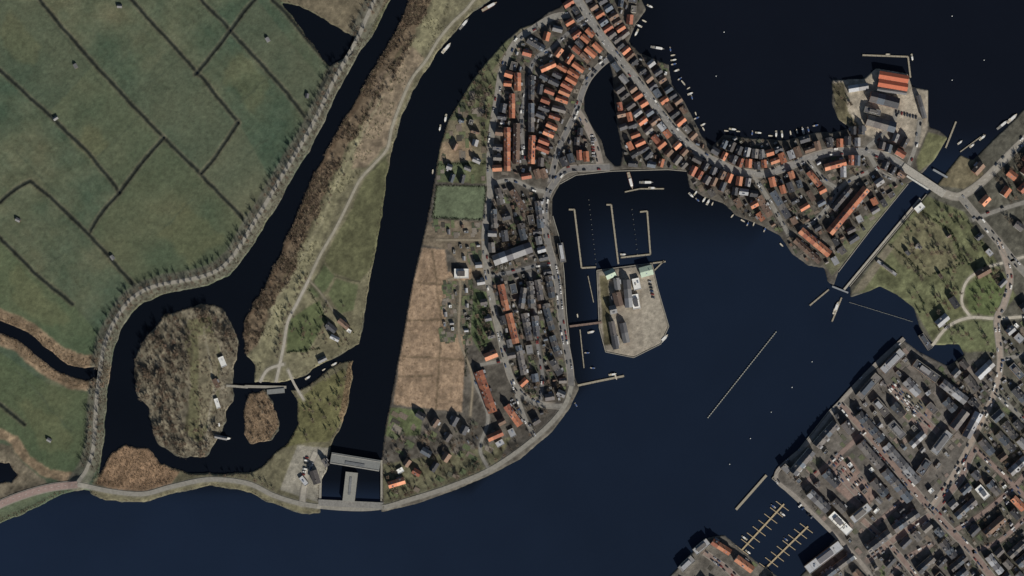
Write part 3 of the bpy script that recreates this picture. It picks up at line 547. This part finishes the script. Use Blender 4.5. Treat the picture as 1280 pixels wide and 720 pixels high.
def tree_row(l,off,sp,sc=.8,miss=.12):
    P=smooth_line(l,1.0); s=0
    while s<len(P)-1:
        a=P[max(s-2,0)]; b2=P[min(s+2,len(P)-1)]; th=math.atan2(b2[1]-a[1],b2[0]-a[0])
        if random.random()>miss: put_tree(P[s][0]-math.sin(th)*off+random.uniform(-.8,.8),P[s][1]+math.cos(th)*off+random.uniform(-.8,.8),sc)
        s+=max(1,int(sp*random.uniform(.8,1.3)))
tree_row(DW[::5],5,8,.95,.1); tree_row(DW[::5],-5.5,8,.95,.1)
tree_row([(262,599),(310,604),(345,620)],-7,9,.7,.3); tree_row([(510,625),(560,609),(610,588),(650,562),(680,537)],-7,9,.75,.15); tree_row(esl,6.5,14,.5,.2)
tree_row([(386,350),(372,378),(360,402),(355,430),(350,455)],5,8,.85); tree_row([(1063,368),(1110,306),(1150,258)],-6,12,.55,.3);tree_row([(1130,423),(1092,458),(1048,505),(1008,555)],4,12,.45,.2)
def scatter_trees(p,n,sc=.8,ev=.1,free=True):
    m=pmask(p)&(blur(land,2)>.95)
    if free: m&=~occ
    ys,xs=np.nonzero(m)
    for _ in range(n):
        k=random.randrange(len(ys)); put_tree(xs[k]-MX+random.random(),ys[k]-MX+random.random(),sc,random.random()<ev)
scatter_trees([(200,395),(235,400),(240,440),(228,480),(235,530),(225,570),(195,552),(186,510),(168,480),(168,450)],160,1.0,0)
scatter_trees([(230,385),(275,385),(298,425),(296,450),(280,430),(250,400)],45,.9,0); scatter_trees([(225,540),(275,530),(258,572),(225,570)],26,.8,0); scatter_trees(FORT,25,.7,.05); scatter_trees(ISLET,18,.6,0)
scatter_trees(NWT,130,.6,.25); scatter_trees(CT,140,.65,.25); scatter_trees(VE,150,.6,.2); scatter_trees(EE,260,.55,.25); scatter_trees(SE,50,.5,.1); scatter_trees(S2,40,.55,.2)
scatter_trees([(1110,260),(1200,260),(1260,350),(1250,430),(1190,430),(1142,385)],100,.9,.1); scatter_trees([(560,125),(640,55),(622,120),(612,225),(600,150)],60,.85,.1)
scatter_trees([(592,380),(612,385),(618,425),(600,440)],25,1.0,.2); scatter_trees([(485,540),(600,530),(640,545),(600,588),(485,628)],100,.7,.1); scatter_trees([(375,490),(436,455),(425,535),(375,552)],35,.7,.1); scatter_trees([(345,395),(400,380),(450,380),(445,430),(380,450)],40,.65,.2)
scatter_trees([(640,470),(700,480),(690,520),(640,510)],30,.65,.1); scatter_trees([(1220,205),(1300,180),(1380,290),(1260,285)],70,.75,.2); scatter_trees([(1040,104),(1055,104),(1075,160),(1046,148)],18,.6,.1)
scatter_trees([(660,250),(690,290),(640,330),(612,290)],30,.75,.1); tm2=[(500,20),(480,80),(430,170),(385,250),(350,330),(312,400),(325,430),(370,340),(410,260),(450,190),(500,90),(520,50)]; scatter_trees(tm2,120,.55,0)
def tufts(name,mask,n,rad,hgt,m,nb=5,wd=.18,seed=0):
    ys,xs=np.nonzero(mask); r=np.random.default_rng(seed); k=r.integers(0,len(ys),n); x=xs[k]-MX+r.random(n)-.5; y=ys[k]-MX+r.random(n)-.5
    z=Z[ys[k],xs[k]]; cl=np.stack([x-640,360-y,z],-1); N=n*nb; c=np.repeat(cl,nb,0); sc=np.repeat(r.uniform(.5,1.3,n),nb)
    a=r.uniform(0,6.28,N); el=r.uniform(.2,1,N); base=c+np.stack([r.normal(0,rad*.4,N),r.normal(0,rad*.4,N),np.zeros(N)],-1)*sc[:,None]
    tip=base+np.stack([np.cos(a)*rad*(1.1-el),np.sin(a)*rad*(1.1-el),hgt*el],-1)*sc[:,None]
    b2=a+r.uniform(1,2,N); wv=np.stack([np.cos(b2)*wd,np.sin(b2)*wd,np.zeros(N)],-1)*sc[:,None]
    V=np.stack([base-wv,base+wv,tip],1).reshape(-1,3).astype(np.float32); me=bpy.data.meshes.new(name)
    me.vertices.add(len(V)); me.vertices.foreach_set('co',V.ravel()); me.loops.add(len(V)); me.loops.foreach_set('vertex_index',np.arange(len(V),dtype=np.int32)); me.polygons.add(N); me.polygons.foreach_set('loop_start',np.arange(0,len(V),3,dtype=np.int32)); me.update(calc_edges=True)
    me.materials.append(m); o=bpy.data.objects.new(name,me); bpy.context.collection.objects.link(o)
lm=(blur(land,2)>.85); nroad=~RM
tufts('shrub_thicket',(wb<24)&tm&lm&nroad&(n2>.42),4600,1.7,2.6,TW[5],9,.2,1)
tufts('shrub_thicket',(wb<50)&tm&lm&nroad&(n2>.5),1800,1.2,1.6,TW[6],8,.2,2)
tufts('shrub_thicket',pmask(FORT)&lm&(n2>.42),1900,1.5,2.2,TW[5],8,.18,3)
rb=(pmask([(120,605),(130,585),(142,566),(158,556),(185,560),(200,578),(225,590),(215,601),(180,612),(140,609)],6)|pmask(ISLET,8)|((ldist(CREEK,30,8)<18)&wm)|pmask([(436,452),(443,450),(436,500),(428,530),(424,520)],3))&lm
tufts('reed_bed',rb,5000,1.0,1.7,TW[4],6,.16,4)
tufts('reed_bed',(ldist(WEST[1:30],6,5)<6)&lm&nroad,2500,.8,1.3,TW[5],6,.16,5)
tufts('reed_bed',pmask(BR,2)&lm,3500,1.0,.8,TW[4],5,.16,6)
tufts('reed_bed',(blur(land,4)<.97)&lm&nroad&(XX<600),5000,.8,1.2,TW[5],6,.15,7)
hedg=[[(546,232),(607,233),(605,275),(541,272),(546,232)],[(548,206),(608,204)],[(1112,306),(1160,345),(1200,330)],[(1150,262),(1190,290),(1205,330)],[(584,400),(582,470)],[(590,350),(586,420)],[(360,440),(400,436)],[(386,362),(408,400)]]
hm=sum([(ldist(l,4)<1.3) for l in hedg])>0
tufts('hedge',hm&lm,1500,.8,1.5,TW[3],8,.2,8)

# ------------------------------------------------------------------ cars
TYRE=mat('tyre',(24,24,24))
def car_mesh(col,van=False):
    b=MB(); p=mat('car_paint',col,rough=.35,spec=.5,var=.03); L=2.15 if not van else 2.6; w=.88 if not van else 1.0; ht=.95 if not van else 1.0
    prof=[(-L,.35),(-L,.8),(-L*.92,ht),(L*.55,ht),(L*.95,.78),(L,.6),(L,.35)]
    for s in (-1,1): 
        q=[(x,s*w,z) for x,z in prof]; b.face(q if s<0 else q[::-1],p)
    for (x0,z0),(x1,z1) in zip(prof,prof[1:]+prof[:1]): b.face([(x0,-w,z0),(x0,w,z0),(x1,w,z1),(x1,-w,z1)],p)
    a0,a1,t0,t1=(-L*.88,L*.42,-L*.68,L*.1) if not van else (-L*.95,L*.55,-L*.93,L*.35); top=1.45 if not van else 2.1; wi=w*.8 if not van else w*.93
    b.face([(t0,-wi,top),(t1,-wi,top),(t1,wi,top),(t0,wi,top)],p)
    b.face([(t1,-wi,top),(a1,-w*.96,ht+.01),(a1,w*.96,ht+.01),(t1,wi,top)],GLASS); b.face([(a0,-w*.96,ht+.01),(t0,-wi,top),(t0,wi,top),(a0,w*.96,ht+.01)],GLASS if not van else p)
    for s in (-1,1): b.face([(a0,s*w*.96,ht+.01),(a1,s*w*.96,ht+.01),(t1,s*wi,top),(t0,s*wi,top)],GLASS if not van else p)
    for x in (-L*.62,L*.62):
        for s in (-1,1):
            n=10; R0=.33; y0=s*(w-.15); y1=s*(w+.03); A=[(x+R0*math.cos(6.283*i/n),y0,.33+R0*math.sin(6.283*i/n)) for i in range(n)]; B=[(q[0],y1,q[2]) for q in A]
            b.face(B,TYRE)
            for i in range(n): b.face([A[i],A[(i+1)%n],B[(i+1)%n],B[i]],TYRE)
    return b.mesh('parked_car_mesh')
CARS=[car_mesh(c) for c in ((30,32,36),(140,142,146),(185,185,185),(60,64,72),(50,66,96),(110,44,40),(104,108,114),(22,24,30),(76,80,84),(40,44,50))]+[car_mesh((195,195,192),True)]
NC=0
def car(x,y,a,dz=.3):
    global NC; NC+=1; place('parked_car',random.choice(CARS),x,y,max(zat(x,y),1.1)+dz,a+(math.pi if random.random()<.5 else 0))
for l,w,c,k,_ in ROADS:
    if k<=0: continue
    P=smooth_line(l[::2]+[l[-1]],1.0)
    for s in (-1,1):
        i=3
        while i<len(P)-3:
            if random.random()<k*.7:
                th=math.atan2(P[i+2][1]-P[i-2][1],P[i+2][0]-P[i-2][0]); o=s*(w/2-1.0); x=P[i][0]-math.sin(th)*o; y=P[i][1]+math.cos(th)*o
                if x>-20 and x<1300 and y>-20 and y<740: car(x,y,th)
            i+=6
def carpark(x0,y0,x1,y1,cnt,off,ang):
    for i in range(cnt):
        t=i/(cnt-1); x=x0+(x1-x0)*t+random.uniform(-.15,.15); y=y0+(y1-y0)*t
        if random.random()<.85 and not (occ[int(y+MX),int(x+MX)] and not RM[int(y+MX),int(x+MX)]): car(x,y,ang,.12)
for k in range(4): 
    dx=k*9.5; carpark(1122+dx,476+dx*.95,1112+dx,488+dx*.95,6,0,R(48)); carpark(1140+dx*.6,490+dx,1128+dx*.6,502+dx,6,0,R(48))
for k in range(5): 
    dx=k*8.5; carpark(1052+dx,572+dx,1040+dx,584+dx,6,0,R(48))
carpark(1000,632,1040,672,12,0,R(-45)); carpark(890,700,905,712,7,0,R(45)); carpark(812,352,818,380,8,0,R(10)); carpark(384,572,378,600,9,0,R(10)); carpark(720,160,728,190,9,0,R(0)); carpark(740,170,742,195,8,0,R(0)); carpark(1120,140,1145,147,8,0,R(100)); carpark(640,500,665,535,10,0,R(-30)); carpark(585,552,600,545,5,0,R(60))
# ------------------------------------------------------------------ boats
def boat_mesh(L,B,col,cabin=True,mast=False,deck=None,covered=None):
    b=MB(); hull=mat('boat_hull',col,rough=.35,var=.04,spec=.5); dk=deck or mat('boat_deck',(176,168,152),var=.1)
    N=8; st=[]
    for i in range(N+1):
        t=i/N; hw=B/2*(.82+.18*math.sin(t*2.6)) if t<.55 else B/2*max(.03,1-((t-.55)/.45)**2.0); st.append((-L/2+L*t,hw,.9+.35*t*t))
    for (x0,w0,z0),(x1,w1,z1) in zip(st,st[1:]):
        for s in (-1,1):
            b.face([(x0,s*w0*.7,-.3),(x1,s*w1*.7,-.3),(x1,s*w1,z1),(x0,s*w0,z0)],hull)
            b.face([(x0,s*w0,z0),(x1,s*w1,z1),(x1,s*w1*.82,z1+.02),(x0,s*w0*.82,z0+.02)],hull)
        b.face([(x0,-w0*.82,z0-.12),(x1,-w1*.82,z1-.12),(x1,w1*.82,z1-.12),(x0,w0*.82,z0-.12)],dk)
    w0=st[0][1]; b.face([(-L/2,-w0*.7,-.3),(-L/2,w0*.7,-.3),(-L/2,w0,.9),(-L/2,-w0,.9)],hull)
    if cabin:
        c=covered or mat('boat_cabin',(190,190,188),var=.05); x0,x1=-L*.12,L*.24; wv=B*.33; b.box(x0,x1,-wv,wv,.8,1.7,GLASS,c); b.face([(x1,-wv,1.68),(x1+L*.09,-wv*.8,1.15),(x1+L*.09,wv*.8,1.15),(x1,wv,1.68)],c)
        b.box(x0-.1,x1+.1,-wv-.1,wv+.1,1.7,1.78,c)
        b.box(-L*.38,-L*.3,-wv*.8,wv*.8,.8,1.1,WOOD)
    if mast:
        limb(b,(L*.08,0,.8),(L*.08,0,L*1.15),.09,.05,STEEL,5); limb(b,(L*.08,0,2.0),(-L*.38,0,2.0),.12,.1,covered or hull,5)
    return b.mesh('boat_mesh')
BO=[boat_mesh(8,2.8,(190,190,188)),boat_mesh(9,3.0,(150,152,154)),boat_mesh(7,2.3,(40,52,84),covered=mat('canvas_blue',(60,80,120))),boat_mesh(9,2.9,(190,190,188),True,True),boat_mesh(6,2.0,(120,120,118),False),boat_mesh(10,3.1,(50,74,64),True)]
BARGE=[boat_mesh(18,4.2,(40,44,52),deck=mat('hatch_grey',(112,112,110))),boat_mesh(17,4.2,(190,190,188)),boat_mesh(22,4.8,(96,54,48),deck=mat('hatch',(140,132,116)))]
def boat(x,y,deg,k=None,big=False):
    place('barge' if big else 'motor_boat',(BARGE if big else BO)[k if k is not None else random.randrange(3 if big else 6)],x,y,0,R(deg),1 if big else random.uniform(.8,1.1))
for x,y,a,k in ((558,60,-50,1),(580,30,-50,0),(612,8,-30,2),(829,424,-45,1),(788,226,75,2),(1253,156,-40,0),(808,228,0,0),(1265,148,-42,1),(822,60,10,0),(1045,385,-70,1)): boat(x,y,a,k,True)
for x,y,a in ((739,415,-15),(734,441,0),(741,460,5),(766,468,-10),(770,472,70),(722,395,80),(405,462,-32),(418,455,-32),(385,472,-35),(284,548,0),(274,530,80),(557,148,100),(550,160,100),(541,215,95),(1215,182,-40),(1228,172,-40),(1110,68,0),(1140,72,80),(779,318,0),(815,235,0),(864,244,45),(872,250,45),(720,506,60),(1200,178,-40)): boat(x,y,a)
for l,sp in (([(838,60),(845,90),(862,115),(872,145),(884,168)],6),([(905,162),(940,166),(980,168),(1020,158)],8),([(866,240),(885,252),(908,262),(930,278),(960,290),(982,310)],7),([(812,8),(800,32),(792,48)],8)):
    P=smooth_line(l,1.0)
    for i in range(2,len(P)-2,sp):
        th=math.degrees(math.atan2(P[i+1][1]-P[i][1],P[i+1][0]-P[i][0])); x,y=P[i]
        if random.random()<.7: boat(x+random.uniform(-2,2),y+random.uniform(-2,2),th+random.choice([90,0,-90]),random.choice([0,1,2,4,4,5]))
# ------------------------------------------------------------------ piers, lock, bridges
def pier(l,w,name='pier',m=WOOD,z=.9,posts=True,depth=.4):
    b=MB()
    for (x0,y0),(x1,y1) in zip(l[:-1],l[1:]):
        X0,Y0=wpos(x0,y0); X1,Y1=wpos(x1,y1); L=math.hypot(X1-X0,Y1-Y0); dx,dy=(X1-X0)/L,(Y1-Y0)/L; nx,ny=-dy*w/2,dx*w/2
        t=[(X0+nx,Y0+ny),(X0-nx,Y0-ny),(X1-nx,Y1-ny),(X1+nx,Y1+ny)]
        b.face([(p[0],p[1],z) for p in t],m)
        for i in range(4): b.face([(*t[i],z-depth),(*t[(i+1)%4],z-depth),(*t[(i+1)%4],z),(*t[i],z)],m)
        z+=.006
        if posts:
            for i in range(int(L/6)+1):
                for s in (-1,1): 
                    px,py=X0+dx*i*6+nx*s*1.15,Y0+dy*i*6+ny*s*1.15; limb(b,(px,py,-2),(px,py,z+.9),.18,.16,WOOD,5)
    me=b.mesh(name); o=bpy.data.objects.new(name,me); bpy.context.collection.objects.link(o)
PM=mat('pier_deck',(132,126,112),var=.2,scale=1)
for l,w in (([(711,262),(718,262),(727,335),(745,334)],2.0),([(758,256),(764,256),(773,330)],2.0),([(800,265),(809,264),(813,318),(776,322)],2.0),([(722,482),(750,476),(780,470)],2.5),([(816,329),(832,327)],1.8),([(1078,69),(1135,71),(1138,97)],2.0),([(781,240),(800,236),(830,236)],1.6),([(735,345),(742,378)],1),([(725,412),(730,460)],1.2),([(818,338),(830,326)],1.5)): pier(l,w,'jetty',PM)
pier([(958,594),(920,637)],3,'quay_pier',PM,1.2,False)
MJ=mat('marina_deck',(152,138,112),var=.15,scale=1)
for (a,b_) in (((980,630),(925,690)),((1010,658),(955,712))):
    pier([a,b_],2,'marina_jetty',MJ)
    for t in np.linspace(.04,.96,8):
        x=a[0]+(b_[0]-a[0])*t; y=a[1]+(b_[1]-a[1])*t
        for s in (-1,1):
            pier([(x,y),(x+s*8,y+s*6)],.8,'mooring_finger',MJ,.85,False)
            if random.random()<.2: boat(x+s*6+2,y+s*5-2.5,38 if s>0 else 218)
pier([(1012,382),(1036,362)],1.8,'guide_jetty',PM); pier([(1040,402),(1052,372)],1.8,'guide_jetty',PM)
pier([(1182,185),(1195,152)],2,'guide_jetty',PM); pier([(1200,190),(1230,168)],1.2,'guide_jetty',PM); pier([(1266,160),(1285,150)],1,'jetty',PM)
WP=mat('bleached_wood',(150,150,140),var=.15,scale=1)
def postline(x0,y0,x1,y1,n,name,r,plank=0):
    b=MB()
    for i in range(n):
        t=i/(n-1); x,y=wpos(x0+(x1-x0)*t,y0+(y1-y0)*t); limb(b,(x,y,-2),(x,y,1.3),r,r*.9,WP,6); b.face([(x+r*.9*math.cos(a),y+r*.9*math.sin(a),1.3) for a in [k*math.pi/3 for k in range(6)]],WP)
    if plank:
        X0,Y0=wpos(x0,y0);X1,Y1=wpos(x1,y1); L=math.hypot(X1-X0,Y1-Y0); nx,ny=(Y1-Y0)/L*plank,-(X1-X0)/L*plank
        b.face([(X0+nx,Y0+ny,.8),(X0-nx,Y0-ny,.8),(X1-nx,Y1-ny,.8),(X1+nx,Y1+ny,.8)],WP)
    bpy.context.collection.objects.link(bpy.data.objects.new(name,b.mesh(name)))
postline(970,415,885,522,44,'breakwater',.75,.2); postline(1062,378,1140,402,22,'mooring_posts',.3,.1); postline(736,250,745,330,14,'mooring_posts',.35); postline(790,262,797,318,10,'mooring_posts',.35)
# sluice at river mouth
SR=mat('sluice_roof',(106,108,107),var=.16); SR2=mat('sluice_deck',(120,120,115),var=.16); WK=mat('walkway_grey',(132,131,126),var=.15)
pier([(414,572),(475,582)],14,'sluice_building',SR,6.5,False,6.5); pier([(440,590),(436,626)],15,'sluice_building',SR2,6.0,False,6.0)
for l,w_,mm,zz in (([(415,567),(475,577)],1.0,WK,7.0),([(413,578),(474,588)],1.0,WK,7.0),([(432,577.5),(456,581.5)],3.5,mat('sluice_hatch',(90,93,96)),7.2),([(439,596),(437,618)],3,mat('sluice_hatch',(98,100,102)),6.6)): pier(l,w_,'roof_walkway',mm,zz,False,.8)
pier([(398,628),(480,632)],8,'sluice_bridge',mat('bridge_asphalt',(110,109,106)),2.7,False,1.5); pier([(401,590),(400,632)],3,'quay_wall',CONC,1.6,False); pier([(477,575),(477,632)],2.5,'quay_wall',CONC,1.6,False)
# bridges
pier([(712,408),(752,403)],2.6,'footbridge',mat('bridge_wood',(106,90,82)),2.2); pier([(283,482),(310,484)],3.0,'footbridge',CONC,1.8); pier([(306,483),(358,484)],3.4,'causeway_bridge',CONC,1.7,False); pier([(334,490),(356,488)],6,'bridge_building',SR,3,False)
pier([(1128,208),(1180,243)],10,'lock_bridge',mat('bridge_deck',(142,139,132)),2.3,False); pier([(1133,220),(1160,237)],2.2,'lock_gate',mat('gate_white',(170,170,165)),3.3,False); pier([(1166,212),(1184,222)],2.5,'lock_gate',STEEL,2.4,False); pier([(1040,358),(1060,366)],2,'lock_gate',STEEL,2,False)
pier([(700,-4),(718,-8)],5,'bridge',CONC,2,False)
for l in ([(965,598),(1000,560),(1035,515),(1060,490),(1100,455),(1130,425)],[(965,598),(1000,630),(1045,672)],[(1048,340),(1090,285),(1135,230)],[(1062,358),(1110,300),(1158,243)],[(700,230),(720,219),(765,214),(835,212),(858,214)],[(712,430),(708,390),(705,340),(700,300),(691,270)],[(815,329),(822,360),(836,408),(826,430),(792,447),(757,440),(749,410),(746,338),(815,329)]):
    pier(l,.9,'quay_wall',CONC,1.45,False,2)
bb=MB(); limb(bb,(0,0,-.4),(0,0,.4),.7,.7,ROOF['w'][0],8); limb(bb,(0,0,.4),(0,0,1.6),.7,.1,ROOF['w'][0],8); bm=bb.mesh('buoy')
for x,y in ((1015,452),(990,484),(964,515),(912,580),(938,548),(1190,100),(1190,20),(905,40),(1230,75),(895,95)): place('mooring_buoy',bm,x,y,0,0)

# ------------------------------------------------------------------ light, world, camera
el=R(31); az=R(152)
sd=Vector((math.sin(az)*math.cos(el),math.cos(az)*math.cos(el),math.sin(el)))
s=bpy.data.lights.new('sun','SUN'); s.energy=5.0; s.angle=R(.5); s.color=(1,.94,.84); so=bpy.data.objects.new('sun',s); so.rotation_euler=(-sd).to_track_quat('-Z','Y').to_euler(); bpy.context.collection.objects.link(so)
w=bpy.data.worlds.new('World'); bpy.context.scene.world=w; w.use_nodes=True; nt=w.node_tree; sk=nt.nodes.new('ShaderNodeTexSky'); sk.sky_type='NISHITA'; sk.sun_disc=False; sk.sun_elevation=el; sk.sun_rotation=az
nt.links.new(sk.outputs[0],nt.nodes['Background'].inputs[0]); nt.nodes['Background'].inputs[1].default_value=.05
cam=bpy.data.cameras.new('camera'); co=bpy.data.objects.new('camera',cam); bpy.context.collection.objects.link(co); co.location=(0,0,3200); cam.sensor_width=36; cam.lens=36*3200/1280; cam.clip_start=10; cam.clip_end=20000
bpy.context.scene.camera=co
sc=bpy.context.scene; sc.view_settings.view_transform='Standard'; sc.view_settings.look='None'; sc.view_settings.exposure=0
print('houses',NH,'cars',NC)
